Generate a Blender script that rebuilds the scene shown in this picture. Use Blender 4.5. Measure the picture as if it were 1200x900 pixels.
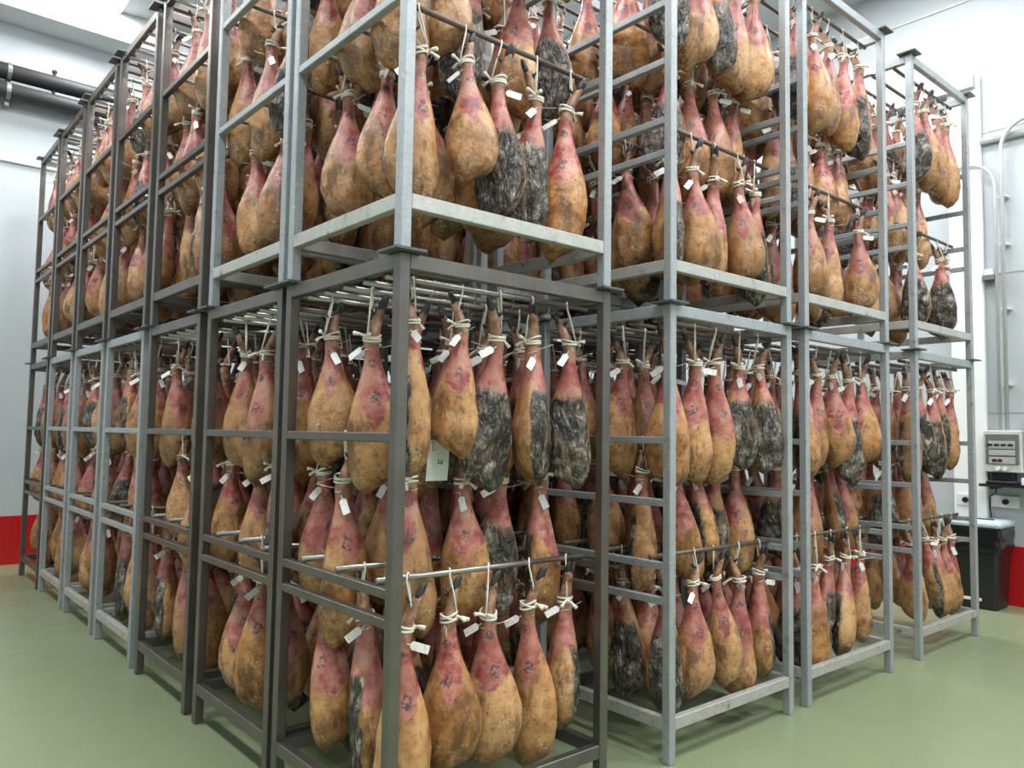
import bpy, bmesh, math, random
import numpy as np
from mathutils import Vector, Matrix, noise as mnoise

for o in list(bpy.data.objects): bpy.data.objects.remove(o)
scene = bpy.context.scene
C = scene.collection
PI = math.pi

# ------------------------------------------------------------------ camera
CAM = Vector((-1.4261, -2.2637, 1.4806)); YAW, PITCH, ROLL, FPX = 0.8622, 0.0633, 0.0160, 916.7
def cam_axes():
    cy, sy, cp, sp = math.cos(YAW), math.sin(YAW), math.cos(PITCH), math.sin(PITCH)
    f = Vector((cy*cp, sy*cp, sp)); r = Vector((sy, -cy, 0)); u = r.cross(f)
    c, s = math.cos(ROLL), math.sin(ROLL)
    return c*r + s*u, -s*r + c*u, f
AX_R, AX_U, AX_F = cam_axes()
cd = bpy.data.cameras.new('camera'); cam = bpy.data.objects.new('camera', cd); C.objects.link(cam)
m = Matrix.Identity(4)
for i in range(3):
    m[i][0] = AX_R[i]; m[i][1] = AX_U[i]; m[i][2] = -AX_F[i]; m[i][3] = CAM[i]
cam.matrix_world = m
cd.sensor_width = 36; cd.lens = 36*FPX/1200; cd.clip_start = 0.02; cd.clip_end = 60
scene.camera = cam

# ------------------------------------------------------------------ world and exposure
w = bpy.data.worlds.new('World'); scene.world = w; w.use_nodes = True
w.node_tree.nodes['Background'].inputs[0].default_value = (0.8, 0.9, 1, 1)
w.node_tree.nodes['Background'].inputs[1].default_value = 0.02
vs = scene.view_settings
vs.view_transform = 'Standard'; vs.look = 'None'; vs.gamma = 1; vs.use_curve_mapping = False
vs.exposure = 0.50
try:
    scene.cycles.caustics_reflective = False; scene.cycles.caustics_refractive = False
except Exception: pass

# ceiling lamps: a regular grid of LED panels (built as lamps further down)
CEIL = 6.2
LAMP_W = 44.0
LAMPS = [(x, y) for x in (-1.97, 0.43, 2.83, 5.23) for y in (6.6, 3.8, 1.0, -1.8, -4.6)]

# ------------------------------------------------------------------ node helper
class NT:
    def __init__(self, name):
        self.m = bpy.data.materials.new(name); self.m.use_nodes = True
        self.t = self.m.node_tree; self.n = self.t.nodes; self.b = self.n['Principled BSDF']
    def link(self, a, b): self.t.links.new(a, b)
    def setin(self, sock, v):
        if isinstance(v, bpy.types.NodeSocket): self.link(v, sock)
        elif isinstance(v, (tuple, list)) and len(v) == 3 and sock.type == 'RGBA': sock.default_value = (*v, 1)
        else: sock.default_value = v
    def math(self, op, a, b=0.0, c=None, clamp=False):
        n = self.n.new('ShaderNodeMath'); n.operation = op; n.use_clamp = clamp
        self.setin(n.inputs[0], a); self.setin(n.inputs[1], b)
        if c is not None: self.setin(n.inputs[2], c)
        return n.outputs[0]
    def vmath(self, op, a, b=(0, 0, 0)):
        n = self.n.new('ShaderNodeVectorMath'); n.operation = op
        self.setin(n.inputs[0], a); self.setin(n.inputs[1], b); return n.outputs[0]
    def step(self, v, lo, hi):
        n = self.n.new('ShaderNodeMapRange'); n.interpolation_type = 'SMOOTHSTEP'; n.clamp = True
        self.setin(n.inputs[0], v); self.setin(n.inputs[1], lo); self.setin(n.inputs[2], hi)
        n.inputs[3].default_value = 0; n.inputs[4].default_value = 1
        return n.outputs[0]
    def mix(self, f, a, b):
        n = self.n.new('ShaderNodeMix'); n.data_type = 'RGBA'
        self.setin(n.inputs[0], f); self.setin(n.inputs[6], a); self.setin(n.inputs[7], b); return n.outputs[2]
    def ramp(self, f, stops):
        n = self.n.new('ShaderNodeValToRGB'); e = n.color_ramp.elements
        while len(e) < len(stops): e.new(0.5)
        for q, (p, c) in zip(e, stops): q.position = p; q.color = (*c, 1)
        self.setin(n.inputs[0], f); return n.outputs[0]
    def noise(self, vec, scale, detail=3, rough=0.55, dist=0.0):
        n = self.n.new('ShaderNodeTexNoise'); self.setin(n.inputs['Vector'], vec)
        n.inputs['Scale'].default_value = scale; n.inputs['Detail'].default_value = detail
        n.inputs['Roughness'].default_value = rough; n.inputs['Distortion'].default_value = dist
        return n.outputs[0]
    def attr(self, name, out='Vector'):
        n = self.n.new('ShaderNodeAttribute'); n.attribute_name = name; return n.outputs[out]
    def sep(self, v):
        n = self.n.new('ShaderNodeSeparateXYZ'); self.setin(n.inputs[0], v); return n.outputs
    def scalev(self, v, s):
        return self.vmath('MULTIPLY', v, s)
    def objco(self):
        return self.n.new('ShaderNodeTexCoord').outputs['Object']
    def world(self):
        return self.n.new('ShaderNodeNewGeometry').outputs['Position']
    def bump(self, h, strength=0.3, dist=0.01):
        n = self.n.new('ShaderNodeBump'); n.inputs['Strength'].default_value = strength; n.inputs['Distance'].default_value = dist
        self.setin(n.inputs['Height'], h); self.link(n.outputs[0], self.b.inputs['Normal'])
    def set(self, **k):
        for a, v in k.items(): self.setin(self.b.inputs[a.replace('_', ' ')], v)
        return self

def simple(name, col, rough=0.5, metal=0.0, var=0.08, scale=20.0):
    t = NT(name); n = t.noise(t.objco(), scale)
    dark = tuple(c*(1-var*2) for c in col); light = tuple(min(1, c*(1+var)) for c in col)
    t.set(Base_Color=t.mix(n, dark, light), Roughness=rough, Metallic=metal)
    return t.m

M = {}
def mat_steel():
    t = NT('brushed_steel'); p = t.world()
    n = t.noise(t.scalev(p, (60, 60, 3)), 1.0, 3); n2 = t.noise(p, 6.0, 4)
    c = t.mix(n2, (0.13, 0.12, 0.108), (0.25, 0.232, 0.212))
    c = t.mix(t.math('MULTIPLY', n, 0.35), c, (0.07, 0.064, 0.058))
    t.set(Base_Color=c, Metallic=0.75, Roughness=t.math('MULTIPLY_ADD', n, 0.2, 0.28)); return t.m
def mat_galv(name, a, b, dirt):
    t = NT(name); p = t.world()
    v = t.n.new('ShaderNodeTexVoronoi'); v.inputs['Scale'].default_value = 70; t.link(p, v.inputs['Vector'])
    n = t.noise(p, 9.0, 5, 0.65); n2 = t.noise(p, 45.0, 4, 0.7)
    c = t.mix(n, a, b)
    c = t.mix(t.math('MULTIPLY', v.outputs['Distance'], 0.3), c, tuple(x*0.6 for x in a))
    c = t.mix(t.step(n2, 0.60, 0.72), c, (0.62, 0.62, 0.60))
    c = t.mix(t.math('MULTIPLY', t.step(t.noise(p, 14.0, 6, 0.7), 0.56, 0.72), dirt), c, (0.07, 0.055, 0.04))
    t.set(Base_Color=c, Metallic=0.35, Roughness=0.5); t.bump(n2, 0.15, 0.002); return t.m
def mat_ham():
    t = NT('cured_ham')
    hp = t.sep(t.attr('hp')); u, v, s = hp[0], hp[1], hp[2]
    oi = t.n.new('ShaderNodeObjectInfo')
    rv = t.vmath('ADD', oi.outputs['Color'], t.attr('hr')); r = t.sep(rv)
    lp = t.vmath('ADD', t.attr('lp'), t.scalev(rv, (13.0, 29.0, 41.0)))
    nb = t.noise(lp, 6.0, 4); nc = t.noise(t.vmath('ADD', lp, (5.0, 3.0, 1.0)), 12.0, 5, 0.6)
    nm = t.noise(lp, 24.0, 6, 0.65); nf = t.noise(lp, 120.0, 3, 0.6); ns = t.noise(lp, 60.0, 4, 0.7)
    stre = t.noise(t.scalev(lp, (15, 15, 6)), 1.0, 3, 0.5, 0.6); stre2 = t.noise(t.scalev(lp, (46, 46, 17)), 1.0, 3, 0.55, 0.5)
    # amber rind: pale fat, golden, brown
    c = t.ramp(t.math('MULTIPLY_ADD', nb, 0.62, t.math('MULTIPLY', nm, 0.38)), [(0.35, (0.62, 0.36, 0.165)), (0.46, (0.52, 0.255, 0.088)), (0.54, (0.40, 0.165, 0.044)), (0.63, (0.20, 0.074, 0.020))])
    c = t.mix(t.math('MULTIPLY', r[0], 0.35), c, (0.66, 0.42, 0.23))
    c = t.mix(t.math('MULTIPLY', t.step(r[2], 0.55, 1.0), 0.45), c, (0.20, 0.085, 0.026))
    low = t.step(t.math('ADD', s, t.math('MULTIPLY_ADD', nc, 0.5, -0.25)), 0.74, 0.98)
    c = t.mix(t.math('MULTIPLY', low, t.math('MULTIPLY_ADD', t.step(ns, 0.40, 0.60), 0.55, 0.22)), c, (0.12, 0.052, 0.017))
    # pale and dark mould specks
    sp = t.math('MULTIPLY', t.step(nf, 0.56, 0.63), t.step(nc, 0.47, 0.60))
    c = t.mix(t.math('MULTIPLY', sp, t.math('MULTIPLY', t.step(s, 0.45, 0.75), 0.8)), c, (0.72, 0.63, 0.46))
    dk = t.math('MULTIPLY', t.step(ns, 0.56, 0.66), t.step(nm, 0.46, 0.58))
    c = t.mix(t.math('MULTIPLY', dk, 0.85), c, (0.045, 0.030, 0.020))
    gr = t.math('MULTIPLY', t.step(t.noise(t.scalev(lp, (11, 11, 5)), 1.0, 6, 0.68), 0.50, 0.64), t.step(s, 0.35, 0.65))
    c = t.mix(t.math('MULTIPLY', gr, 0.80), c, (0.105, 0.045, 0.016))
    # pink skinned shank with a ragged V shaped lower edge
    au = t.math('ABSOLUTE', u)
    edge = t.math('MULTIPLY_ADD', t.math('MULTIPLY', au, t.math('MULTIPLY_ADD', r[2], 0.26, 0.06)), -1.0, 0.63)
    edge = t.math('ADD', edge, t.math('MULTIPLY_ADD', r[1], 0.22, -0.11))
    edge = t.math('ADD', edge, t.math('MULTIPLY_ADD', nc, 0.30, -0.15))
    pk = t.math('SUBTRACT', 1.0, t.step(t.math('SUBTRACT', s, edge), -0.02, 0.03))
    pc = t.ramp(nc, [(0.34, (0.58, 0.30, 0.21)), (0.46, (0.52, 0.20, 0.145)), (0.56, (0.39, 0.098, 0.078)), (0.66, (0.25, 0.040, 0.036))])
    pc = t.mix(t.math('MULTIPLY', t.step(nm, 0.52, 0.70), 0.6), pc, (0.55, 0.32, 0.25))
    pc = t.mix(t.math('MULTIPLY', t.step(t.noise(lp, 15.0, 3), 0.60, 0.68), 0.8), pc, (0.34, 0.012, 0.025))
    pc = t.mix(t.math('MULTIPLY', r[0], 0.38), pc, (0.22, 0.072, 0.060))
    pc = t.mix(t.math('MULTIPLY', t.step(ns, 0.58, 0.70), 0.5), pc, (0.16, 0.06, 0.05))
    c = t.mix(pk, c, pc)
    # smudged ink stamps on the skinned front
    def stamp(su, ss, wu, ws, off, square=False):
        du = t.math('DIVIDE', t.math('SUBTRACT', u, t.math('MULTIPLY_ADD', r[0], 0.5, su-0.25)), wu)
        ds = t.math('DIVIDE', t.math('SUBTRACT', s, t.math('MULTIPLY_ADD', r[1], 0.08, ss-0.04)), ws)
        d = t.math('SQRT', t.math('ADD', t.math('MULTIPLY', du, du), t.math('MULTIPLY', ds, ds)))
        if square: d = t.math('MAXIMUM', t.math('ABSOLUTE', t.math('MULTIPLY_ADD', ds, 0.45, du)), t.math('ABSOLUTE', t.math('MULTIPLY_ADD', du, -0.35, ds)))
        ring = t.math('SUBTRACT', 1.0, t.step(t.math('ABSOLUTE', t.math('SUBTRACT', d, 0.80)), 0.12, 0.26))
        k = t.math('MAXIMUM', t.math('MULTIPLY', ring, t.step(nf, 0.46, 0.54)), t.step(t.math('ADD', ns, off), 0.50, 0.56))
        k = t.math('MULTIPLY', k, t.math('SUBTRACT', 1.0, t.step(d, 0.85, 1.1)))
        return t.math('MULTIPLY', k, t.step(v, -0.05, -0.35))
    st = t.math('MAXIMUM', stamp(0.05, 0.49, 0.27, 0.036, 0.02, True), stamp(-0.05, 0.30, 0.55, 0.026, 0.03))
    c = t.mix(t.math('MULTIPLY', st, 0.85), c, (0.035, 0.047, 0.058))
    # brown hairless trotter
    tr = t.math('SUBTRACT', 1.0, t.step(t.math('ADD', s, t.math('MULTIPLY', nm, 0.08)), 0.20, 0.32))
    c = t.mix(tr, c, t.ramp(nm, [(0.35, (0.10, 0.045, 0.024)), (0.5, (0.27, 0.135, 0.075)), (0.65, (0.44, 0.26, 0.16))]))
    # wrinkled dark cut face with a brown fat rim
    mf = t.math('ADD', v, t.math('MULTIPLY_ADD', nc, 0.9, -0.55))
    sg = t.step(t.math('ADD', s, t.math('MULTIPLY', nc, 0.20)), 0.53, 0.60)
    rim = t.math('MULTIPLY', t.step(mf, -0.10, 0.06), sg)
    mk = t.math('MULTIPLY', t.step(mf, 0.05, 0.14), sg)
    c = t.mix(t.math('MULTIPLY', rim, 0.7), c, t.mix(ns, (0.10, 0.05, 0.02), (0.36, 0.20, 0.09)))
    fold = t.math('MULTIPLY', t.math('ABSOLUTE', t.math('SUBTRACT', stre, 0.5)), 2.0)
    fold2 = t.math('MULTIPLY', t.math('ABSOLUTE', t.math('SUBTRACT', stre2, 0.5)), 2.0)
    mc = t.ramp(t.math('MULTIPLY_ADD', nc, 0.6, t.math('MULTIPLY', nm, 0.4)), [(0.38, (0.022, 0.017, 0.013)), (0.47, (0.075, 0.060, 0.047)), (0.54, (0.22, 0.188, 0.152)), (0.61, (0.46, 0.40, 0.33))])
    mc = t.mix(t.math('MULTIPLY', t.step(nb, 0.53, 0.66), 0.6), mc, t.mix(nm, (0.11, 0.050, 0.02), (0.33, 0.18, 0.08)))
    crease = t.math('MAXIMUM', t.math('SUBTRACT', 1.0, t.step(fold, 0.02, 0.16)), t.math('MULTIPLY', t.math('SUBTRACT', 1.0, t.step(fold2, 0.0, 0.12)), 0.8))
    mc = t.mix(t.math('MULTIPLY', crease, 0.9), mc, (0.010, 0.008, 0.006))
    mc = t.mix(t.math('MULTIPLY', t.step(ns, 0.60, 0.70), 0.5), mc, (0.50, 0.45, 0.37))
    c = t.mix(mk, c, mc)
    t.set(Base_Color=c, Roughness=t.math('MULTIPLY_ADD', nm, 0.36, 0.15), Specular_IOR_Level=0.55)
    h = t.math('ADD', t.math('MULTIPLY', nm, 0.55), t.math('MULTIPLY', t.math('MULTIPLY', t.math('ADD', t.math('MINIMUM', fold, 0.3), t.math('MULTIPLY', t.math('MINIMUM', fold2, 0.3), 0.5)), mk), 4.0))
    h = t.math('ADD', h, t.math('MULTIPLY', nf, 0.14))
    h = t.math('SUBTRACT', h, t.math('MULTIPLY', pk, 0.25))
    t.bump(h, 0.6, 0.011); return t.m
def mat_floor():
    t = NT('green_epoxy_floor'); p = t.world()
    n = t.noise(p, 0.9, 3); n2 = t.noise(p, 7.0, 5, 0.6)
    c = t.mix(n, (0.235, 0.29, 0.165), (0.305, 0.355, 0.205))
    c = t.mix(t.math('MULTIPLY', t.step(n2, 0.55, 0.75), 0.25), c, (0.19, 0.235, 0.15))
    t.set(Base_Color=c, Roughness=t.math('MULTIPLY_ADD', n2, 0.2, 0.22), Specular_IOR_Level=0.5)
    t.bump(t.noise(p, 2.2, 2), 0.06, 0.02); return t.m
def mat_wall(name, a, rough=0.45):
    t = NT(name); n = t.noise(t.world(), 0.7, 3)
    t.set(Base_Color=t.mix(n, a, tuple(min(1, x*1.05) for x in a)), Roughness=rough); return t.m
def mat_emit(name, col, st):
    t = NT(name); t.set(Base_Color=(0.8, 0.8, 0.8), Emission_Color=col, Emission_Strength=st); return t.m
def mat_tag():
    t = NT('white_card_tag'); p = t.sep(t.attr('lp'))
    n = t.noise(t.attr('lp'), 160.0, 2)
    l = t.step(t.math('FRACT', t.math('MULTIPLY', p[1], 140.0)), 0.6, 0.7)
    k = t.math('MULTIPLY', l, t.step(n, 0.5, 0.6))
    t.set(Base_Color=t.mix(t.math('MULTIPLY', k, 0.5), (0.86, 0.85, 0.82), (0.25, 0.25, 0.27)), Roughness=0.5); return t.m

M['steel'] = mat_steel()
M['galv'] = mat_galv('galvanised_steel', (0.33, 0.355, 0.37), (0.50, 0.53, 0.545), 0.45)
M['galv_beam'] = mat_galv('weathered_galvanised_beam', (0.42, 0.42, 0.40), (0.66, 0.645, 0.60), 0.95)
M['plate'] = simple('dark_steel_plate', (0.13, 0.14, 0.14), 0.45, 0.5)
M['rod_steel'] = simple('polished_rod', (0.36, 0.35, 0.33), 0.3, 0.9)
M['rod_brown'] = simple('stained_rod', (0.16, 0.125, 0.10), 0.45, 0.5, 0.2, 40)
M['ham'] = mat_ham()
M['hoof'] = simple('dark_hoof', (0.045, 0.040, 0.038), 0.4, 0, 0.3, 60)
M['cord'] = simple('cotton_cord', (0.84, 0.79, 0.69), 0.8, 0, 0.12, 120)
M['tag'] = mat_tag()
M['floor'] = mat_floor()
M['wall'] = mat_wall('white_wall_panel', (0.47, 0.505, 0.525))
M['wall_white'] = mat_wall('bright_white_paint', (0.68, 0.70, 0.71))
M['pillar'] = mat_wall('white_pillar_paint', (0.86, 0.87, 0.86))
M['ceiling'] = mat_wall('ceiling_panel', (0.52, 0.545, 0.56))
M['red'] = simple('red_skirting_paint', (0.50, 0.010, 0.012), 0.35, 0, 0.05, 5)
M['black_pipe'] = simple('black_foam_pipe', (0.022, 0.024, 0.025), 0.55)
M['bracket'] = simple('zinc_bracket', (0.25, 0.25, 0.25), 0.4, 0.6)
M['trim'] = simple('grey_trim', (0.55, 0.57, 0.58), 0.4, 0.1)
M['conduit'] = simple('grey_conduit', (0.56, 0.57, 0.57), 0.35, 0.2)
M['black_plastic'] = simple('black_plastic', (0.014, 0.015, 0.016), 0.38)
M['bag'] = simple('black_bin_bag', (0.010, 0.011, 0.012), 0.22)
M['lid'] = simple('pale_blue_lid', (0.60, 0.70, 0.76), 0.4)
M['box_grey'] = simple('light_grey_enclosure', (0.60, 0.61, 0.58), 0.4)
M['box_dark'] = simple('smoked_window', (0.16, 0.165, 0.16), 0.2)
M['din'] = simple('module_grey', (0.42, 0.43, 0.40), 0.4)
M['display'] = simple('dark_red_display', (0.09, 0.012, 0.012), 0.25)
M['white_plastic'] = simple('white_plastic', (0.80, 0.80, 0.78), 0.35)
M['paper'] = simple('white_paper', (0.86, 0.86, 0.88), 0.7, 0, 0.02)
M['ink'] = simple('dark_ink', (0.06, 0.06, 0.075), 0.7)
M['lamp'] = mat_emit('led_diffuser', (0.96, 0.98, 1.0), 7.0)
M['lamp_frame'] = simple('lamp_frame', (0.75, 0.76, 0.77), 0.4)

# ------------------------------------------------------------------ mesh helpers
def add_box(bm, lo, hi):
    x0, y0, z0 = lo; x1, y1, z1 = hi
    v = [bm.verts.new(p) for p in ((x0,y0,z0),(x1,y0,z0),(x1,y1,z0),(x0,y1,z0),(x0,y0,z1),(x1,y0,z1),(x1,y1,z1),(x0,y1,z1))]
    for f in ((3,2,1,0),(4,5,6,7),(0,1,5,4),(1,2,6,5),(2,3,7,6),(3,0,4,7)): bm.faces.new([v[i] for i in f])
    return v
def add_tube(bm, pts, r, seg=8, cap=True):
    pts = [Vector(p) for p in pts]; n = len(pts)
    rs = r if isinstance(r, (list, tuple)) else [r]*n
    prev = None; rings = []
    for i, p in enumerate(pts):
        d = (pts[min(i+1, n-1)] - pts[max(i-1, 0)]).normalized()
        if prev is None:
            a = Vector((0, 0, 1)) if abs(d.z) < 0.9 else Vector((1, 0, 0)); a = d.cross(a).normalized()
        else:
            a = (prev - d*prev.dot(d)).normalized()
        prev = a; b = d.cross(a)
        rings.append([bm.verts.new(p + (a*math.cos(2*PI*k/seg) + b*math.sin(2*PI*k/seg))*rs[i]) for k in range(seg)])
    for A, B in zip(rings, rings[1:]):
        for k in range(seg): bm.faces.new((A[k], A[(k+1) % seg], B[(k+1) % seg], B[k]))
    if cap:
        bm.faces.new(rings[0][::-1]); bm.faces.new(rings[-1])
def bevel(bm, w, seg=1):
    bmesh.ops.bevel(bm, geom=list(bm.edges), offset=w, segments=seg, affect='EDGES', profile=0.5)
def to_mesh(name, bm, mat, smooth=False):
    bmesh.ops.recalc_face_normals(bm, faces=list(bm.faces))
    me = bpy.data.meshes.new(name); bm.to_mesh(me); bm.free()
    for mm in (mat if isinstance(mat, (list, tuple)) else [mat]): me.materials.append(mm)
    if smooth:
        me.polygons.foreach_set('use_smooth', [True]*len(me.polygons))
    return me
def link(name, data, parent=None, loc=None, rotz=None):
    o = bpy.data.objects.new(name, data); C.objects.link(o)
    if parent is not None: o.parent = parent
    if loc is not None: o.location = loc
    if rotz is not None: o.rotation_euler = (0, 0, rotz)
    return o
def obj(name, bm, mat, parent=None, smooth=False, loc=None):
    return link(name, to_mesh(name, bm, mat, smooth), parent, loc)
def box_obj(name, lo, hi, mat, parent=None, bev=0.0):
    c = [(a+b)/2 for a, b in zip(lo, hi)]
    bm = bmesh.new(); add_box(bm, [a-q for a, q in zip(lo, c)], [b-q for b, q in zip(hi, c)])
    if bev: bevel(bm, bev)
    return obj(name, bm, mat, parent, loc=c)
def tag(o, label, cat, group=None):
    o['label'] = label; o['category'] = cat
    if group: o['group'] = group
    return o
def thing(name, label, cat, loc=(0, 0, 0), group=None):
    return tag(link(name, None, loc=loc), label, cat, group)
def struct(o): o['kind'] = 'structure'; return o

# ------------------------------------------------------------------ the room
X0, X1, Y0, Y1 = -4.2, 6.72, -5.6, 7.64
struct(box_obj('floor', (X0, Y0, -0.1), (X1, Y1, 0), M['floor']))
struct(box_obj('ceiling', (X0, Y0, CEIL), (X1, Y1, CEIL+0.1), M['ceiling']))
wf = struct(box_obj('wall_far', (X0, Y1, 0), (X1, Y1+0.1, CEIL), M['wall']))
wr = struct(box_obj('wall_right', (X1, Y0, 0), (X1+0.1, Y1, CEIL), M['wall']))
struct(box_obj('wall_left', (X0-0.1, Y0, 0), (X0, Y1, CEIL), M['wall']))
struct(box_obj('wall_back', (X0, Y0-0.1, 0), (X1, Y0, CEIL), M['wall']))
# red skirting, panel joints, soffit beam
struct(box_obj('baseboard_far', (X0, Y1-0.02, 0), (X1-0.02, Y1, 0.515), M['red']))
struct(box_obj('baseboard_right', (X1-0.02, Y0, 0), (X1, Y1, 0.535), M['red']))
struct(box_obj('trim_1', (X0, Y1-0.035, 4.33), (X1, Y1, 4.42), M['wall_white'], bev=0.008))
struct(box_obj('trim_2', (X1-0.012, -4, 5.765), (X1, 4, 5.785), M['trim']))
struct(box_obj('trim_3', (X0, 7.214, 5.865), (X1, Y1, CEIL), M['wall_white']))
struct(box_obj('trim_4', (6.60, 0.42, 4.86), (X1, 2.2, 4.98), M['trim']))
struct(box_obj('trim_5', (6.66, 0.39, 0), (X1, 0.68, 4.99), M['pillar'], bev=0.01))
for i, y in enumerate((-1.05,)):
    struct(box_obj('trim_%d' % (6+i), (X1-0.006, y-0.006, 0.54), (X1, y+0.006, 5.7), M['trim']))
for i, z in enumerate((1.75, 3.05, 4.42)):
    struct(box_obj('trim_%d' % (7+i), (X1-0.006, -4, z-0.005), (X1, 0.41, z+0.005), M['trim']))
# ceiling LED panels
def make_lamp():
    t = thing('ceiling_light', 'square white LED panel set in the ceiling', 'light', group='ceiling light panels')
    bm = bmesh.new()
    for lo, hi in (((-.32,-.62,-.03),(.32,-.59,0)),((-.32,.59,-.03),(.32,.62,0)),((-.32,-.59,-.03),(-.29,.59,0)),((.29,-.59,-.03),(.32,.59,0))): add_box(bm, lo, hi)
    obj('frame', bm, M['lamp_frame'], t)
    box_obj('diffuser', (-.29, -.59, -.02), (.29, .59, -.004), M['lamp'], t)
    ld = bpy.data.lights.new('led', 'AREA'); ld.shape = 'RECTANGLE'; ld.size = 0.56; ld.size_y = 1.14
    ld.energy = LAMP_W; ld.color = (0.97, 0.985, 1.0)
    lo_ = bpy.data.objects.new('led', ld); C.objects.link(lo_); lo_.parent = t; lo_.location = (0, 0, -0.035)
    return t
def copy_tree(o, parent=None):
    c = o.copy(); C.objects.link(c); c.parent = parent
    for ch in o.children: copy_tree(ch, c)
    return c
lamp0 = make_lamp()
for i, (x, y) in enumerate(LAMPS):
    t = lamp0 if i == 0 else copy_tree(lamp0)
    t.location = (x, y, CEIL)
    t['label'] = 'white rectangular LED panel in the grid of ceiling lights'
for o in C.objects:
    if o.name.startswith('ceiling_light') and abs(o.location.x-0.43) < .01 and abs(o.location.y-6.6) < .01:
        o['label'] = 'bright white LED panel beside the soffit beam above the black pipes'; del o['group']
# black insulated pipes on the far wall
for z, lab in ((5.255, 'upper black insulated pipe on clamps along the white wall'), (5.045, 'lower black insulated pipe on clamps along the white wall')):
    t = thing('insulated_pipe', lab, 'pipe', (0, 7.45, z))
    bm = bmesh.new(); add_tube(bm, [(-4.1, 0, 0), (6.6, 0, 0)], 0.085, 20); obj('pipe', bm, M['black_pipe'], t, True)
    for k in range(6):
        x = -3.4 + k*1.55 + 0.05
        bm = bmesh.new(); add_tube(bm, [(x-.02, 0, 0), (x+.02, 0, 0)], 0.093, 16)
        add_box(bm, (x-.02, 0.05, -.14), (x+.02, 0.17, .1)); obj('clamp', bm, M['bracket'], t)
        bm = bmesh.new(); add_tube(bm, [(x+.42, 0, .05), (x+.42, 0, .13)], 0.018, 8); add_tube(bm, [(x+.42, 0, .12), (x+.42, 0, .145)], 0.028, 6); obj('bolt', bm, M['black_pipe'], t)

# conduits and fittings on the right-hand wall
WX = X1
def conduit(label, pts, r, clips=()):
    t = thing('cable_conduit', label, 'conduit', (0, 0, 0), 'grey conduits on the wall above the bin')
    bm = bmesh.new(); add_tube(bm, pts, r, 10); obj('tube', bm, M['conduit'], t, True)
    for p in clips:
        box_obj('clip', (p[0]+.010, p[1]-.035, p[2]-.008), (WX-.001, p[1]+.035, p[2]+.008), M['white_plastic'], t)
def arc(c, r, a0, a1, n=10, off=.092):
    return [(WX-off, c[0]+r*math.cos(a0+(a1-a0)*k/n), c[1]+r*math.sin(a0+(a1-a0)*k/n)) for k in range(n+1)]
conduit('grey conduit rising from the control box and bending beside the wall tray', [(WX-.092, .205, 1.579)] + arc((-.045, 4.19), .25, 0, PI/2, 10) + [(WX-.092, -1.5, 4.46)], .018, [(WX-.092, .205, z) for z in (2.0, 2.7, 3.3, 3.75)])
conduit('grey conduit rising from the control box and arching behind the white pillar', [(WX-.085, .265, 1.579)] + arc((.51, 3.86), .245, PI, PI*0.5, 10, .085) + [(WX-.085, .67, 4.105)], .014)
conduit('straight grey tray running level along the wall above the curved conduits', [(WX-.034, .392, 4.325), (WX-.034, -1.6, 4.31)], .034)
t = thing('wall_sounder', 'small white wall sounder with grey base beside the conduits', 'alarm', (WX, .385, 3.0))
bm = bmesh.new(); add_tube(bm, [(-.05, -.049, .03), (-.05, -.049, .085)], [.048, .036], 14); obj('dome', bm, M['white_plastic'], t)
box_obj('base_box', (-.10, -.098, -.02), (0, .002, .03), M['bracket'], t, 0.005)
# control enclosure
t = thing('control_box', 'grey control box with smoked window mounted above the black shelf', 'control box', (WX, .236, 1.39))
box_obj('enclosure', (-.14, -.155, -.19), (0, .155, .19), M['box_grey'], t, 0.008)
box_obj('window', (-.150, -.135, -.115), (-.141, .135, .155), M['box_dark'], t, 0.003)
for z, h in ((.06, .07), (-.01, .05), (-.08, .06)):
    d = box_obj('module_row', (-.158, -.105, z-h/2), (-.150, .105, z+h/2), M['din'], t)
bm = bmesh.new()
for k in range(4): add_box(bm, (-.164, .095-k*.055-.02, .05), (-.158, .095-k*.055+.02, .068))
obj('switch_row', bm, M['black_plastic'], t)
for k in range(2): box_obj('digital_display', (-.163, .015+k*.045-.018, -.092), (-.158, .015+k*.045+.018, -.070), M['display'], t)
for y in (-.02, .035):
    bm = bmesh.new(); add_tube(bm, [(-.139, y, -.155), (-.165, y, -.155)], .02, 12); obj('round_button', bm, M['white_plastic'], t)
box_obj('cable_box', (-.12, -.075, -.262), (-.01, .10, -.19), M['black_plastic'], t, 0.004)
t = thing('meter_unit', 'stacked pair of white meters on a black frame beside the control box', 'meter', (WX, -.022, 1.46))
box_obj('back_frame', (-.05, -.10, -.20), (0, .10, .20), M['black_plastic'], t)
for z in (.09, -.09):
    mo = box_obj('meter', (-.12, -.095, z-.075), (-.05, .06, z+.075), M['white_plastic'], t, 0.006)
    sc = box_obj('meter_screen', (-.126, -.06, z-.005), (-.120, .03, z+.03), M['box_dark'], t)
t = thing('wall_shelf', 'narrow black wall shelf below the control box', 'shelf', (WX, 0, 1.085))
box_obj('board', (-.28, -.55, -.012), (0, .389, .012), M['black_plastic'], t)
for y in (-.4, .3): box_obj('shelf_bracket', (-.24, y-.012, -.035), (0, y+.012, -.012), M['black_plastic'], t)
tag(box_obj('paper_stack', (WX-.25, -.28, 1.098), (WX-.03, .06, 1.16), M['paper'], None, .004), 'loose white papers lying on the black wall shelf', 'paper')
tag(box_obj('keyboard', (WX-.26, .10, 1.098), (WX-.08, .34, 1.125), M['black_plastic'], None, .006), 'small dark keypad lying on the black wall shelf', 'keypad')
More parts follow.
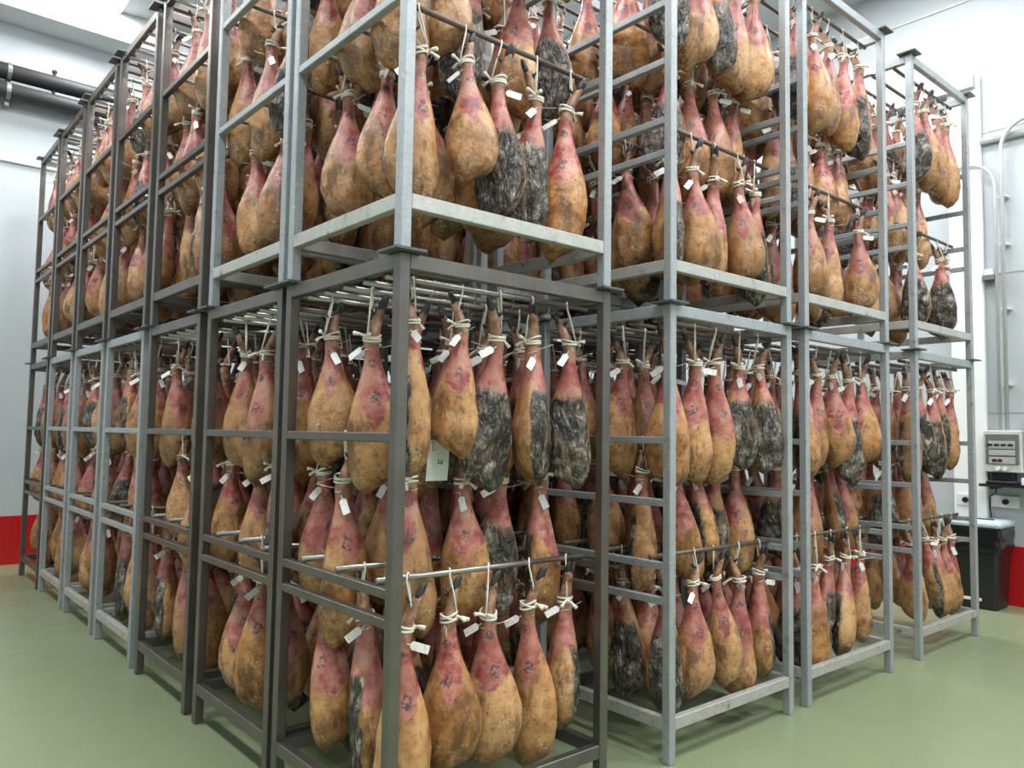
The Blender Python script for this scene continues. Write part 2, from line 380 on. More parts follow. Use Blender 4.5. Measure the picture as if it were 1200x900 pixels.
def outlet(loc, label, wd):
    t = thing('wall_socket', label, 'socket', loc)
    box_obj('cover', (-.03, -wd, -.055), (0, wd, .055), M['white_plastic'], t, 0.005)
    bm = bmesh.new(); add_tube(bm, [(-.03, -.01, 0), (-.055, -.01, 0)], .026, 12); obj('plug', bm, M['black_plastic'], t)
outlet((6.66, .575, .93), 'white socket with black plug on the white pillar', .065)
outlet((WX, .26, .93), 'wide white socket with black plug on the wall under the shelf', .115)
t = thing('power_cable', 'thin black cable hanging from the shelf past the wide socket', 'cable', (WX, .37, .0))
bm = bmesh.new(); add_tube(bm, [(-.20, -.10, 1.07), (-.19, -.09, 1.02), (-.14, -.03, .98), (-.09, .0, .965), (-.07, .0, .95), (-.07, .0, .87), (-.08, -.01, .80), (-.08, -.01, .72)], .007, 6); obj('lead', bm, M['black_plastic'], t, True)

# rubbish bin with liner
t = thing('rubbish_bin', 'black plastic bin with pale blue lid and black liner by the wall', 'bin', (6.45, .41, 0)); t.scale = (.68, .86, .85)
def ring_body(bm, zs, seg_r=.05):
    rings = []
    for z, hx, hy in zs:
        ring = []
        for cx, cy, a0 in ((1, 1, 0), (-1, 1, PI/2), (-1, -1, PI), (1, -1, 1.5*PI)):
            for k in range(5):
                a = a0 + PI/2*k/4
                ring.append(bm.verts.new((cx*(hx-seg_r)+seg_r*math.cos(a), cy*(hy-seg_r)+seg_r*math.sin(a), z)))
        rings.append(ring)
    n = len(rings[0])
    for A, B in zip(rings, rings[1:]):
        for k in range(n): bm.faces.new((A[k], A[(k+1) % n], B[(k+1) % n], B[k]))
    bm.faces.new(rings[0][::-1]); bm.faces.new(rings[-1])
    return rings
bm = bmesh.new(); ring_body(bm, [(.0, .215, .215), (.02, .225, .225), (.60, .255, .255), (.84, .265, .265)]); obj('body', bm, M['black_plastic'], t, True)
bm = bmesh.new()
rg = ring_body(bm, [(.60, .268, .268), (.64, .280, .280), (.70, .276, .276), (.76, .286, .286), (.82, .282, .282), (.85, .285, .285)])
for q, R_ in enumerate(rg):
    for k, vv in enumerate(R_):
        vv.co.z += .02*math.sin(k*1.7+q)*(1 if q == 0 else .5)
        f_ = 1 + .02*math.sin(k*2.3+q*1.9); vv.co.x *= f_; vv.co.y *= f_
obj('liner', bm, M['bag'], t)
bm = bmesh.new(); ring_body(bm, [(.85, .29, .29), (.875, .30, .30), (.90, .295, .295), (.915, .25, .25)]); lid = obj('lid', bm, M['lid'], t, True)
box_obj('lid_slot', (-.05, -.16, .914), (.0, .16, .925), M['black_plastic'], t)
box_obj('foot_bar', (-.250, -.09, .085), (-.232, .17, .115), M['white_plastic'], t, .004)

# ------------------------------------------------------------------ racks
W_, D_, H_ = 1.07, 0.90, 2.10
UP = 2.110
PS, RS = 0.045, 0.034
_mesh_cache = {}
def unit_box(key, size, mat, bev=0.003):
    k = (key, tuple(round(s, 4) for s in size), mat)
    if k not in _mesh_cache:
        bm = bmesh.new(); h = [s/2 for s in size]; add_box(bm, [-a for a in h], h)
        if bev: bevel(bm, bev)
        _mesh_cache[k] = to_mesh(key, bm, M[mat])
    return _mesh_cache[k]
def rod_mesh(mat, L):
    k = ('rod', mat, L)
    if k not in _mesh_cache:
        bm = bmesh.new(); add_tube(bm, [(-L/2, 0, 0), (L/2, 0, 0)], .0115, 10)
        _mesh_cache[k] = to_mesh('hanging_rod', bm, M[mat], True)
    return _mesh_cache[k]
RAILS = {'A': [.83, .93, 1.46], 'B': [.72, .88, 1.17, 1.46], 'C': [.93, 1.50]}
RODZ = {'A': (.9585, 1.465, 2.033), 'B': (.910, 1.465, 2.033), 'C': (.9585, 1.505, 2.033)}
RODY = ((.135, .425, .715), (.275, .565, .800), (.125, .430, .735))
def rack(x, y, z, style, metal, label, rodmat, shift=(0, 0)):   # shift: plates set back where the next rack stands close
    t = thing('ham_rack', label, 'rack', (x, y, z), 'stacked ham racks')
    post, beam = metal
    lo, hi = PS/2, -PS/2
    for px in (PS/2, W_-PS/2):
        for py in (PS/2, D_-PS/2):
            link('post', unit_box('post', (PS, PS, H_), post, .004), t, (px, py, H_/2))
            link('stacking_plate', unit_box('stacking_plate', (.125, .125, .010), 'plate', .001), t, (px, py+shift[py > D_/2], H_+.005))
    bt = .055
    for zc, mt, nm in ((.175, beam, 'bottom_beam'), (H_-.0285, post, 'top_beam')):
        for py in (.022, D_-.022): link(nm, unit_box(nm, (W_-2*PS, .038, bt), mt), t, (W_/2, py, zc))
        for px in (.022, W_-.022): link(nm, unit_box(nm+'_side', (.038, D_-2*PS, bt), mt), t, (px, D_/2, zc))
    for zc in RAILS[style]:
        for px in (.020, W_-.020): link('side_rail', unit_box('side_rail', (.034, D_-2*PS, RS), post), t, (px, D_/2, zc))
    for k, zr in enumerate(RODZ[style]):
        ys = list(RODY[k])
        for yy in ys:
            link('hanging_rod', rod_mesh(rodmat, W_-(.072 if k == 1 else .044)), t, (W_/2, yy, zr))
        if k == 2:
            for yy in (.28, .585): link('hanging_rod', rod_mesh(rodmat, W_-.044), t, (W_/2, yy, zr))
    return t
ORD = ['first', 'second', 'third', 'fourth', 'fifth', 'sixth', 'seventh']
LEFT_Y = [0, .946, 1.965, 2.98, 3.985, 4.99, 5.985]
RIGHT_X = [1.4806, 2.697, 4.176]
ST, GA = ('steel', 'steel'), ('galv', 'galv_beam')
RACKS = []   # (x, y, z, style, short, role)
for lv in (0, 1):
    nm = ('floor', 'upper')[lv]; z = UP*lv
    for k, y in enumerate(LEFT_Y):
        if lv == 0: mt = ST if k in (0, 1, 2, 6) else ('galv', 'galv_beam'); rod = 'rod_steel' if k < 3 else 'rod_brown'
        else: mt = GA if k < 2 else ST; rod = 'rod_brown' if k < 2 else 'rod_steel'
        look = 'dark steel' if mt is ST else 'pale galvanised'
        if k == 0: lab = look + ' ham rack, %s level, at the corner where both rows meet' % nm; short = 'corner %s rack' % nm
        else: lab = look + ' ham rack, %s level, %s from the corner toward the black pipes' % (nm, ORD[k]); short = '%s %s rack toward pipes' % (ORD[k], nm)
        sty = 'C' if (lv == 1 and k < 2) else 'A'; rack(0, y, z, sty, mt, lab, rod, ((0, -.018), (.018, 0))[k] if k < 2 else (0, 0))
        RACKS.append((0, y, z, sty, short, 'L' if k else 'C', k, lv))
    for k, x in enumerate(RIGHT_X):
        lab = 'pale galvanised ham rack, %s level, %s from the corner toward the bin' % (nm, ORD[k+1]); short = '%s %s rack toward bin' % (ORD[k+1], nm)
        rack(x, 0, z, 'B', GA, lab, 'rod_brown')
        RACKS.append((x, 0, z, 'B', short, 'R', k+1, lv))
    for k, (x, y) in enumerate(((1.27, 1.02), (2.47, 1.02), (1.27, 2.04), (1.27, 3.06), (2.47, 2.04))):
        lab = 'galvanised ham rack, %s level, in the inner row, %s behind the bin-side racks' % (nm, ORD[k]); short = '%s inner %s rack' % (ORD[k], nm)
        rack(x, y, z, 'B', GA, lab, 'rod_brown')
        RACKS.append((x, y, z, 'B', short, 'I', k, lv))

# ------------------------------------------------------------------ hams
# cross sections: t along the leg (0 foot, 1 bottom), half width, half thickness
PROFILE = [(0.00, .014, .015), (0.03, .019, .020), (0.08, .0215, .022), (0.13, .023, .025), (0.175, .029, .033), (0.215, .029, .034),
           (0.26, .0285, .032), (0.31, .034, .036), (0.37, .045, .044), (0.43, .059, .053), (0.49, .072, .061), (0.55, .083, .068),
           (0.61, .092, .074), (0.67, .099, .078), (0.73, .104, .080), (0.79, .105, .079), (0.845, .100, .075), (0.89, .094, .070),
           (0.93, .083, .062), (0.96, .068, .051), (0.982, .050, .037), (0.995, .026, .019)]
def prof(t):
    for (a, wa, ta), (b, wb, tb) in zip(PROFILE, PROFILE[1:]):
        if t <= b:
            k = (t-a)/(b-a) if b > a else 0; k = k*k*(3-2*k)*0.4 + k*0.6
            return wa+(wb-wa)*k, ta+(tb-ta)*k
    return PROFILE[-1][1:]
HAM_LEN, HAM_TOP = 0.690, -0.058
VARS = [dict(seed=1, w=1.00, th=1.00, bend=.020, mir=1, foot=.035, ln=1.00, hip=.010), dict(seed=2, w=.93, th=1.02, bend=.030, mir=-1, foot=.05, ln=1.04, hip=.016),
        dict(seed=3, w=1.10, th=1.04, bend=.012, mir=1, foot=.022, ln=.97, hip=.006), dict(seed=4, w=.98, th=.95, bend=.034, mir=-1, foot=.04, ln=1.02, hip=.018),
        dict(seed=5, w=1.05, th=1.06, bend=.022, mir=-1, foot=.028, ln=1.05, hip=.012), dict(seed=6, w=.90, th=.98, bend=.028, mir=1, foot=.045, ln=1.07, hip=.008)]
def ham_geo(V, seg, rows, disp):
    """returns verts, faces, hp (u, v, t)"""
    P, F, HP = [], [], []
    ts = [PROFILE[0][0] + (PROFILE[-1][0]-PROFILE[0][0])*(k/(rows-1)) for k in range(rows)]
    # concentrate rings at the ends
    ts = [0.995*(0.85*q/0.995 + 0.15*(1-math.cos(PI*q/0.995))/2) for q in ts]
    L = HAM_LEN*V['ln']
    rnd = random.Random(V['seed'])
    for t in ts:
        w, th = prof(t)
        body = max(0, min(1, (t-.35)/.35)); body = body*body*(3-2*body)
        w *= 1+(V['w']-1)*body; th *= 1+(V['th']-1)*body
        up = max(0, (.18-t)/.18)
        cx = V['mir']*(V['foot']*up**1.2 + V['bend']*math.sin(min(1, max(0, (t-.2)/.8))*PI*.62))
        cy = .012*up + .006*body
        z = HAM_TOP - L*t
        for k in range(seg):
            a = 2*PI*k/seg; u, v = math.cos(a), math.sin(a)
            x, y = w*u, th*v
            if v > 0: y *= 1-.34*body*(1-abs(u)**3*.3)        # flatter cut face
            else: y *= 1+.14*body*(1-u*u)
            if u*V['mir'] > 0: x *= 1+.12*body*math.sin(t*PI)   # fuller rump side
            p = Vector((cx+x, cy+y, z))
            if disp:
                q = Vector((p.x, p.y, p.z))*9 + Vector((V['seed']*7.1, 0, 0))
                d = mnoise.noise(q)*.0085*body + mnoise.noise(q*2.7)*.0022*(.3+body)
                if v > .05 and t > .5:
                    k2 = min(1, (v-.05)/.35)*min(1, (t-.5)/.12)
                    q2 = Vector((p.x*38, p.y*38, p.z*14 + V['seed']*3))
                    d += k2*(abs(mnoise.noise(q2))*-.016 + abs(mnoise.noise(q2*.45))*-.020+.008)
                    # hip joint hollow
                    hx = p.x-cx+V['mir']*.02; hz = (t-.84)*L
                    d -= .020*k2*math.exp(-(hx*hx+hz*hz)/(.026**2))
                n = Vector((u*th, v*w, 0)).normalized()
                p += n*d
                if t > .72: p.z += u*V['mir']*.022*((t-.72)/.28)
                if t > .9: p.z += mnoise.noise(Vector((p.x*16, p.y*16, V['seed'])))*.006
            P.append(p); HP.append((u, v, t))
    for i in range(rows-1):
        for k in range(seg):
            a, b = i*seg+k, i*seg+(k+1) % seg
            F.append((a, a+seg, b+seg, b))
    F.append(tuple(range(seg))); F.append(tuple((rows-1)*seg+k for k in reversed(range(seg))))
    return P, F, HP
def foot_top(V):
    return Vector((V['mir']*V['foot'], .012, HAM_TOP))
def hoof_bm(V, low=False):
    bm = bmesh.new(); c = foot_top(V); d = Vector((V['mir']*.45, .1, 1)).normalized(); sd = Vector((.35, 1, 0)).normalized()
    if low:
        add_tube(bm, [c-d*.008, c+d*.02, c+d*.045], [.018, .016, .006], 5)
    else:
        for s in (-1, 1):
            b = c + sd*s*.0095
            add_tube(bm, [b-d*.012, b+d*.004, b+d*.022, b+d*.038+sd*s*.002, b+d*.050+sd*s*.001], [.010, .0125, .0125, .009, .003], 7)
            e = c - d*.028 + Vector((-V['mir']*.016, s*.012, 0))
            add_tube(bm, [e, e+Vector((-V['mir']*.010, s*.004, .006)), e+Vector((-V['mir']*.016, s*.005, .018))], [.007, .006, .002], 5)
    return bm
def cord_bm(sd, low=False):
    r = random.Random(sd); bm = bmesh.new(); seg = 3 if low else 5
    kz = -.170 - r.uniform(-.01, .015); a = r.uniform(0, 6.28)
    kx, ky = .034*math.cos(a), .036*math.sin(a)
    # loop over the rod and two strands down to the knot
    if low:
        add_tube(bm, [(0, 0, .012), (kx, ky, kz)], .0045, 3)
        add_tube(bm, [(.034*math.cos(q), .036*math.sin(q), kz+.004*math.sin(q)) for q in [2*PI*k/6 for k in range(7)]], .0065, 3, False)
        return bm
    add_tube(bm, [(kx, ky, kz), (kx*.5+.003, ky*.5-.010, kz*.5), (.002, -.015, -.012), (.001, -.014, .010), (0, 0, .016), (0, .014, .008), (-.002, .013, -.014), (kx*.5-.003, ky*.5+.006, kz*.5), (kx, ky, kz)], .0036, seg)
    for q0 in range(3):
        zz = kz - .010 + q0*.009; tl = r.uniform(-.012, .012); ph = r.uniform(0, 6)
        add_tube(bm, [(.0315*math.cos(q), .0355*math.sin(q), zz+tl*math.sin(q+ph)) for q in [2*PI*k/12 for k in range(13)]], .0046, seg, False)
    for s in (-1, 1):    # bow tails
        d = Vector((math.cos(a+s*.7), math.sin(a+s*.7), r.uniform(-.8, .3))).normalized(); L = r.uniform(.035, .065)
        b = Vector((kx, ky, kz))
        add_tube(bm, [b, b+d*L*.5+Vector((0, 0, .004)), b+d*L], [.0060, .0055, .0095], seg)
    bmesh.ops.create_icosphere(bm, subdivisions=1, radius=.011, matrix=Matrix.Translation((kx, ky, kz)))
    d = Vector((math.cos(a+2.2), math.sin(a+2.2), .1)); b = Vector((.02*math.cos(a), .02*math.sin(a), kz-.04))
    add_tube(bm, [(.029*math.cos(q), .032*math.sin(q), kz-.045+.006*math.cos(q)) for q in [2*PI*k/10 for k in range(11)]], .0018, 3, False)
    add_tube(bm, [b+d*.02, b+d*.06, b+d*.11+Vector((0, 0, .008))], .0014, 3)
    return bm
def tag_geo(sd):
    """folded card tag on a thin tie: verts, faces, material index"""
    r = random.Random(sd*13+5); a = -PI/2 + r.uniform(-.9, .9); be = r.uniform(-.2, 1.25); sg = r.choice((-1, 1))
    rad = Vector((math.cos(a), math.sin(a), 0)); tan = Vector((-math.sin(a), math.cos(a), 0))
    d = (tan*sg*math.cos(be) - Vector((0, 0, 1))*math.sin(be) + rad*.45).normalized()
    o = Vector((.028*math.cos(a), .032*math.sin(a), -.200 - r.uniform(0, .03)))
    n = (rad - d*rad.dot(d)).normalized(); side = n.cross(d)
    bm = bmesh.new(); st = o + d*.018; L, wd = .066, .0145
    pts = [(0, -.45), (.12, -1), (1, -1), (1, 1), (.12, 1), (0, .45)]
    top = [bm.verts.new(st + d*L*p + side*wd*q + n*(.0008 + .006*p*p)) for p, q in pts]
    bot = [bm.verts.new(st + d*L*p + side*wd*q + n*(-.0008 + .006*p*p)) for p, q in pts]
    bm.faces.new(top); bm.faces.new(bot[::-1])
    for k in range(6): bm.faces.new((top[k], bot[k], bot[(k+1) % 6], top[(k+1) % 6]))
    add_tube(bm, [o, o+d*.022], .0018, 3)
    return bm

def bm_arrays(bm):
    bmesh.ops.recalc_face_normals(bm, faces=list(bm.faces)); bm.verts.index_update()
    P = np.array([v.co[:] for v in bm.verts], np.float64); F = [tuple(v.index for v in f.verts) for f in bm.faces]
    bm.free(); return P, F
def set_vec(me, name, arr):
    at = me.attributes.new(name, 'FLOAT_VECTOR', 'POINT'); at.data.foreach_set('vector', np.asarray(arr, np.float32).ravel())

BODY, HOOF, LOWB, LOWH, HIGH = [], [], [], [], []
for V in VARS:
    P, F, HP = ham_geo(V, 30, 46, True)
    me = bpy.data.meshes.new('ham_body'); me.from_pydata([p[:] for p in P], [], F); me.materials.append(M['ham'])
    bmx = bmesh.new(); bmx.from_mesh(me); bmesh.ops.recalc_face_normals(bmx, faces=list(bmx.faces)); bmx.to_mesh(me); bmx.free()
    me.polygons.foreach_set('use_smooth', [True]*len(me.polygons))
    set_vec(me, 'hp', HP); set_vec(me, 'lp', [p[:] for p in P]); BODY.append(me); hv = hoof_bm(V); HIGH.append(np.array([p[:] for p in P] + [v.co[:] for v in hv.verts] + [(.041*math.cos(q), .044*math.sin(q), z) for q in [2*PI*k/12 for k in range(12)] for z in (-.16, -.18)])); hv.free()
    HOOF.append(to_mesh('hoof', hoof_bm(V), M['hoof'], True))
    P, F, HP = ham_geo(V, 14, 18, True)
    LOWB.append((np.array([p[:] for p in P]), F, np.array(HP)))
    LOWH.append(bm_arrays(hoof_bm(V, True)))
NC = 8
CORD = [to_mesh('cord', cord_bm(i+3), M['cord'], True) for i in range(NC)]
TAG = []
for i in range(NC):
    me = to_mesh('tag', tag_geo(i), M['tag']); set_vec(me, 'lp', [v.co[:] for v in me.vertices]); TAG.append(me)
LOWC = [bm_arrays(cord_bm(i+3, True)) for i in range(NC)]
LOWT = [bm_arrays(tag_geo(i)) for i in range(NC)]

# ---- where every ham hangs
rng = random.Random(20)
def facing(x, y, kind, spread=1.0):
    d = Vector((CAM.x-x, CAM.y-y)).normalized(); base = math.atan2(d.x, -d.y)
    off = {'skin': 0, 'meat': PI, 'sideL': PI*.5, 'sideR': -PI*.5}[kind]
    return base + off + rng.gauss(0, .38)*spread
# orientation of the outer hams of the corner racks as the photograph shows them: (level, tier) -> front rod, pipe-aisle column
HAND = {(0, 2): (['sideL', 'skin', 'meat', 'sideR', 'meat'], ['sideL', 'skin', 'skin']),
        (0, 1): (['skin', 'skin', 'meat', 'sideL', 'skin'], ['skin', 'skin', 'skin']),
        (0, 0): (['skin', 'skin', 'skin', 'skin', 'sideR'], ['skin', 'sideL', 'skin']),
        (1, 0): (['skin', 'skin', 'meat', 'meat', 'skin'], ['skin', 'skin', 'skin'])}
HAMS = []
for (rx, ry, rz, style, short, role, k, lv) in RACKS:
    sparse = .10 if (role == 'R' and k == 3) else .03
    for tier in range(3):
        for j, yy in enumerate(RODY[tier]):
            for i in range(5):
                drop = rng.random()
                x = rx + .140 + .198*i + rng.uniform(-.018, .018); y = ry + yy
                z = rz + RODZ[style][tier] + .0
                q = rng.random()
                if role == 'L': kind = 'skin' if q < .80 else ('meat' if q < .87 else ('sideL' if q < .94 else 'sideR'))
                else: kind = 'skin' if q < .58 else ('meat' if q < .80 else ('sideL' if q < .9 else 'sideR'))
                outer = (role == 'C' and (j == 0 or i == 0))
                if outer and (lv, tier) in HAND:
                    A, B = HAND[(lv, tier)]; kind = A[i] if j == 0 else B[j]
                yaw = facing(x, y, kind, .5 if outer else 1.0)
                vi = rng.randrange(len(VARS)); ci = rng.randrange(NC); sc = rng.uniform(.94, 1.06)
                tone = (rng.random(), rng.random(), rng.random()); tl = (rng.gauss(0, .025), rng.gauss(0, .025))
                dz = rng.uniform(-.03, .0)
                if role == 'C' and lv == 0 and tier == 1 and j == 0:      # four hams and the paper sheet share this rod
                    if i == 4: continue
                    x = (.215, .495, .700, .905)[i]
                if role == 'C' and lv == 0 and tier == 2 and j == 0 and i < 2:
                    vi, sc = ((5, .88), (3, .84))[i]; x = (.135, .365)[i]
                if drop < sparse and not outer: continue
                HAMS.append(dict(p=(x, y, z+dz*.0), yaw=yaw, v=vi, c=ci, s=sc, tone=tone, tl=tl, kind=kind, rod=j, i=i, tier=tier, short=short, role=role, rack=(rx, ry, rz, style)))
# ---- hams hang side by side, touching but not inside one another, the rods below or the frame: slide and swing them apart
ND, DZ = 16, .045
NL = int(2.2/DZ)
DIR = np.array([(math.cos(2*PI*q/ND), math.sin(2*PI*q/ND)) for q in range(ND)])
def support(h, zrod):
    """reach of the ham from its hanging axis per height level and direction"""
    P = HIGH[h['v']]*h['s']; c, sn = math.cos(h['yaw']), math.sin(h['yaw'])
    X = np.stack([P[:, 0]*c-P[:, 1]*sn, P[:, 0]*sn+P[:, 1]*c], 1) @ DIR.T
    out = np.full((NL, ND), -9.0)
    for l in range(NL):
        k = np.abs(P[:, 2]-(l*DZ-zrod)) < DZ*.55
        if k.any(): out[l] = X[k].max(0)
    return out
def settle(group):
    rx, ry, rz, style = group[0]['rack']; n = len(group)
    zr = np.array([h['p'][2]-rz for h in group]); p = np.array([(h['p'][0]-rx, h['p'][1]-ry) for h in group]); y0 = p[:, 1].copy()
    sw = np.array([(-h['tl'][1], h['tl'][0]) for h in group])
    lev = np.arange(NL)*DZ; dep = np.maximum(0, zr[:, None]-lev[None])
    H = np.stack([support(h, z) for h, z in zip(group, zr)]); act = H[:, :, 0] > -5
    lim = np.array([-.002, .002])
    lo_x, hi_x = .041, W_-.041
    beam = (np.abs(lev-.175) < .05) | (lev > 2.02)
    lo_y = np.where(beam, .044, .004); hi_y = D_-lo_y
    rods = [(tt, yy, RODZ[style][tt]) for tt in range(3) for yy in RODY[tt]]
    tier = np.array([h['tier'] for h in group])
    I, J = np.triu_indices(n, 1); near = (np.abs(p[I]-p[J])[:, 0] < .30) & (np.abs(p[I]-p[J])[:, 1] < .32); I, J = I[near], J[near]
    half = ND//2
    for it in range(190):
        if it and it % 25 == 0:                       # too tight to fit: a slightly smaller ham
            for q in np.nonzero(res > .007)[0]:
                if group[q]['s'] > .83: group[q]['s'] *= .968; H[q] = support(group[q], zr[q])
            act = H[:, :, 0] > -5
        C_ = p[:, None, :] + sw[:, None, :]*dep[:, :, None]
        dp = np.zeros((n, 2)); dsw = np.zeros((n, 2)); cn = np.zeros(n); res = np.zeros(n)
        def push(q, vec, h):
            hh = np.maximum(h, .05)
            cn_ = np.ones(len(q)); np.add.at(cn, q, cn_)
            np.add.at(dsw, q, vec*(.75/hh)[:, None]); sl = vec*.25; sl[:, 1] = 0; np.add.at(dp, q, sl)
        # ham against ham
        both = act[I] & act[J]
        rel = np.einsum('plk,dk->pld', C_[J]-C_[I], DIR)
        pen = H[I]+np.roll(H[J], -half, axis=2)-rel
        pd = pen.min(2); pd[~both] = -1
        l = pd.argmax(1); r_ = np.arange(len(I)); v = pd[r_, l]; k = v > .0005
        if k.any():
            ii, jj, ll = I[k], J[k], l[k]; d = DIR[pen[r_[k], ll].argmin(1)]; vv = v[k][:, None]
            np.maximum.at(res, ii, v[k]); np.maximum.at(res, jj, v[k])
            push(ii, -d*vv*.5, dep[ii, ll]); push(jj, d*vv*.5, dep[jj, ll])
        # ham against the frame
        for ax, dlo, dhi, L0, L1 in ((0, half, 0, np.full(NL, lo_x), np.full(NL, hi_x)), (1, 3*ND//4, ND//4, lo_y, hi_y)):
            for sg, di, LL in ((1, dlo, L0), (-1, dhi, L1)):
                e = (LL[None]-(C_[:, :, ax]-H[:, :, di])) if sg > 0 else ((C_[:, :, ax]+H[:, :, di])-LL[None])
                e[~act] = -1; l = e.argmax(1); v = e[np.arange(n), l]; k = v > .0005
                if k.any():
                    q = np.nonzero(k)[0]; vec = np.zeros((len(q), 2)); vec[:, ax] = sg*v[k]; push(q, vec, dep[q, l[k]]); res[q] = np.maximum(res[q], v[k])
        # ham against the rods of the tier below
        for tt, yy, zz in rods:
            ls = [l for l in range(NL) if abs(l*DZ-zz) < DZ*.8]
            for l in ls:
                q = np.nonzero((tier > tt) & act[:, l])[0]
                if not len(q): continue
                a = C_[q, l, 1]-H[q, l, 3*ND//4]-(yy+.013); b = (yy-.013)-(C_[q, l, 1]+H[q, l, ND//4])
                v = np.minimum(-a, -b); k = v > .0005
                if k.any():
                    qq = q[k]; vec = np.zeros((len(qq), 2)); vec[:, 1] = np.where(-a[k] < -b[k], v[k], -v[k]); push(qq, vec, dep[qq, l]); res[qq] = np.maximum(res[qq], v[k])
        cc = np.maximum(cn, 1)[:, None]; g = 1.35
        p += dp/cc*g; sw += dsw/cc*g
        p[:, 0] = np.clip(p[:, 0], .06, W_-.06); sw = np.clip(sw, -.13, .13)
    for h, q, a in zip(group, p, sw):
        h['p'] = (rx+float(q[0]), h['p'][1], h['p'][2]); h['tl'] = (float(a[1]), -float(a[0]))
by_rack = {}
for h in HAMS: by_rack.setdefault(h['rack'], []).append(h)
for grp in by_rack.values(): settle(grp)

# ---- how much of each one the photograph shows (coarse painter's count), to single out the 300 that show largest
GW, GH, K = 400, 300, 1/3
buf = np.full((GH, GW), -1, np.int32); yyy, xxx = np.mgrid[0:GH, 0:GW]
def pix(p):
    d = Vector(p)-CAM; zz = d.dot(AX_F)
    return (600+FPX*d.dot(AX_R)/zz)*K, (450-FPX*d.dot(AX_U)/zz)*K, zz
order = sorted(range(len(HAMS)), key=lambda n: -(Vector(HAMS[n]['p'])-CAM).length)
for n in order:
    x, y, z = HAMS[n]['p']
    for dz, hw, hh in ((-.52, .088, .19), (-.23, .036, .14)):
        cx, cy, dp = pix((x, y, z+dz)); rx_, ry_ = hw*FPX*K/dp, hh*FPX*K/dp
        a, b = max(0, int(cx-rx_)), min(GW, int(cx+rx_)+2); c_, d_ = max(0, int(cy-ry_)), min(GH, int(cy+ry_)+2)
        if a >= b or c_ >= d_: continue
        mk = ((xxx[c_:d_, a:b]-cx)/rx_)**2 + ((yyy[c_:d_, a:b]-cy)/ry_)**2 < 1
        buf[c_:d_, a:b][mk] = n
cnt = np.bincount(buf[buf >= 0], minlength=len(HAMS))
top300 = set(int(n) for n in np.argsort(-cnt)[:300] if cnt[n] > 0)

TIER = ('bottom', 'middle', 'top'); ROD = ('front', 'middle', 'rear')
LOOK = {'skin': 'rind-out ham', 'meat': 'cut-face-out ham', 'sideL': 'edge-on ham', 'sideR': 'edge-on ham'}
stuff = []
for n, h in enumerate(HAMS):
    mtx = Matrix.Translation(h['p']) @ Matrix.Rotation(h['tl'][0], 4, 'X') @ Matrix.Rotation(h['tl'][1], 4, 'Y') @ Matrix.Rotation(h['yaw'], 4, 'Z') @ Matrix.Scale(h['s'], 4)
    if n in top300:
        lab = '%s %s from pipe-side end of %s rod, %s tier, %s' % (LOOK[h['kind']], ORD[h['i']], ROD[h['rod']], TIER[h['tier']], h['short'])
        t = thing('cured_ham', lab, 'ham', group='hams hanging in the racks'); t.matrix_world = mtx
        b = link('ham_body', BODY[h['v']], t); b.color = (*h['tone'], 1)
        link('hoof', HOOF[h['v']], t); rz_ = facing(h['p'][0], h['p'][1], 'skin', .5)-h['yaw']
        link('cord', CORD[h['c']], t, None, rz_); link('tag', TAG[(h['c']*5+n) % NC], t, None, rz_)
    else:
        stuff.append((h, np.array(mtx)))
# the remaining hams, deep inside the racks or far off, as one mesh
VP, FL, FN, FM, SM, AHP, ALP, AHR = [], [], [], [], [], [], [], []
base = 0
for h, mt in stuff:
    bv, bf, hp = LOWB[h['v']]
    for (P, F), mi in ((((bv, bf)), 0), (LOWH[h['v']], 1), (LOWC[h['c']], 2), (LOWT[h['c']], 3)):
        VP.append(P @ mt[:3, :3].T + mt[:3, 3]); ALP.append(P)
        AHP.append(hp if mi == 0 else np.zeros((len(P), 3))); AHR.append(np.tile(np.array(h['tone']), (len(P), 1)))
        for f in F: FL.extend(base+q for q in f); FN.append(len(f)); FM.append(mi)
        base += len(P)
me = bpy.data.meshes.new('hanging_hams')
VP = np.concatenate(VP); FN = np.array(FN, np.int32)
me.vertices.add(len(VP)); me.vertices.foreach_set('co', VP.astype(np.float32).ravel())
me.loops.add(len(FL)); me.loops.foreach_set('vertex_index', np.array(FL, np.int32))
me.polygons.add(len(FN)); me.polygons.foreach_set('loop_start', np.concatenate([[0], np.cumsum(FN)[:-1]]).astype(np.int32))
me.polygons.foreach_set('material_index', np.array(FM, np.int32)); me.polygons.foreach_set('use_smooth', np.array([q == 0 for q in FM]))
for mm in ('ham', 'hoof', 'cord', 'tag'): me.materials.append(M[mm])
me.update(calc_edges=True); me.validate()
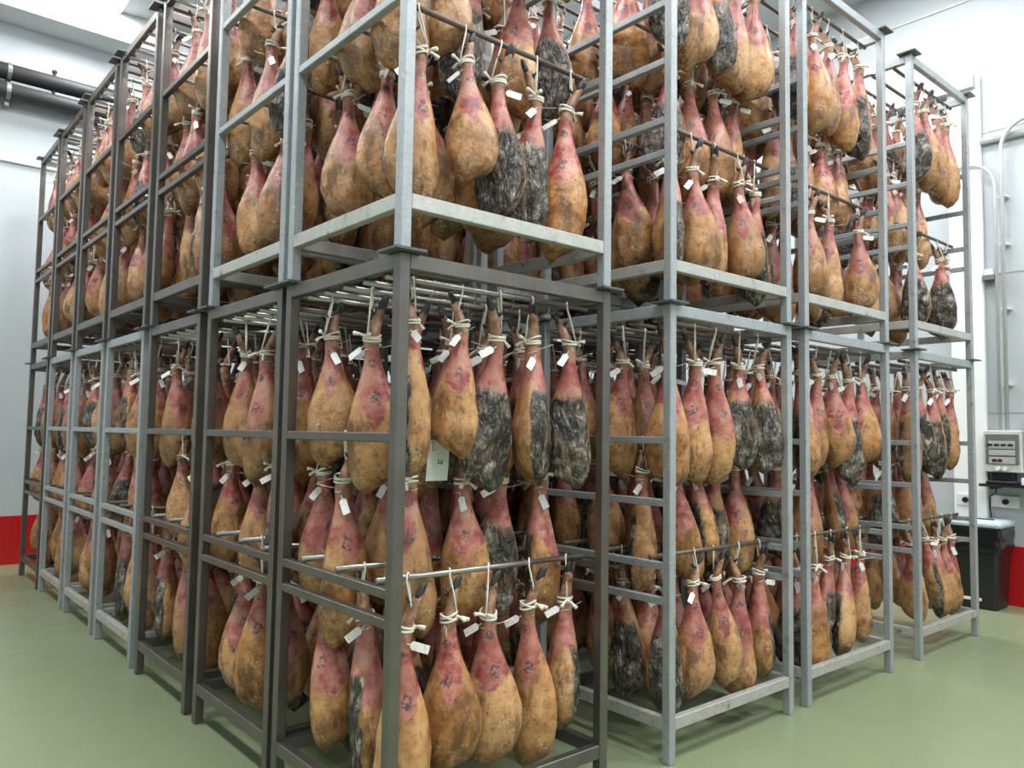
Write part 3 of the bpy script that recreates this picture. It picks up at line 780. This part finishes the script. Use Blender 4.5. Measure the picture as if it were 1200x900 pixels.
set_vec(me, 'hp', np.concatenate(AHP)); set_vec(me, 'lp', np.concatenate(ALP)); set_vec(me, 'hr', np.concatenate(AHR))
o = link('hanging_hams', me); o.color = (0, 0, 0, 1); o['kind'] = 'stuff'
tag(o, 'mass of further cured hams hanging deep inside and far along the racks', 'hams')

# ------------------------------------------------------------------ paper sheet hung in the corner rack
t = thing('paper_sheet', 'white paper sheet with handwriting hung among hams in the corner floor rack', 'paper', (.362, .2585, 1.468))
bm = bmesh.new(); nx, nz = 4, 6; g = []
for s in (0, 1):
    g.append([[bm.verts.new((-.052+.104*i/nx, .004*math.sin(i/nx*3)+.010*(k/nz)**2-.0006*s, -.012-.165*k/nz)) for i in range(nx+1)] for k in range(nz+1)])
for s in (0, 1):
    for k in range(nz):
        for i in range(nx): bm.faces.new((g[s][k][i], g[s][k][i+1], g[s][k+1][i+1], g[s][k+1][i]))
sh = obj('sheet', bm, M['paper'], t)
bm = bmesh.new()
def stroke(pts, r=.0012): add_tube(bm, [(x, .004*math.sin((x+.042)/.084*3)+.010*(z/.165)**2-.0016, z*1.15-.012) for x, z in pts], r, 4)
stroke([(-.026, -.010), (-.025, -.042), (-.012, -.036), (-.006, -.030)])
stroke([(.004, -.070), (.004, -.085), (.012, -.085)], .002); stroke([(.014, -.082), (.018, -.074), (.024, -.080), (.020, -.088), (.014, -.083)], .0016)
obj('handwriting', bm, M['ink'], t)
box_obj('clip_bar', (-.055, -.005, -.018), (.055, .006, .004), M['rod_steel'], t)
# small wire hooks on the top rods of the corner rack
cr = [o for o in C.objects if o.name == 'ham_rack'][0]
bm = bmesh.new()
add_tube(bm, [(0, -.014, -.002), (0, 0, .0145), (0, .013, .002), (0, .006, -.03), (0, -.012, -.048), (0, -.026, -.036)], .0022, 5)
add_tube(bm, [(0, .006, -.03), (0, .022, -.046), (0, .034, -.036)], .0022, 5)
hk = to_mesh('wire_hook', bm, M['rod_steel'], True)
for yy in RODY[2][:2]:
    for i in range(4): link('wire_hook', hk, cr, (.235+.198*i, yy, RODZ['A'][2]))
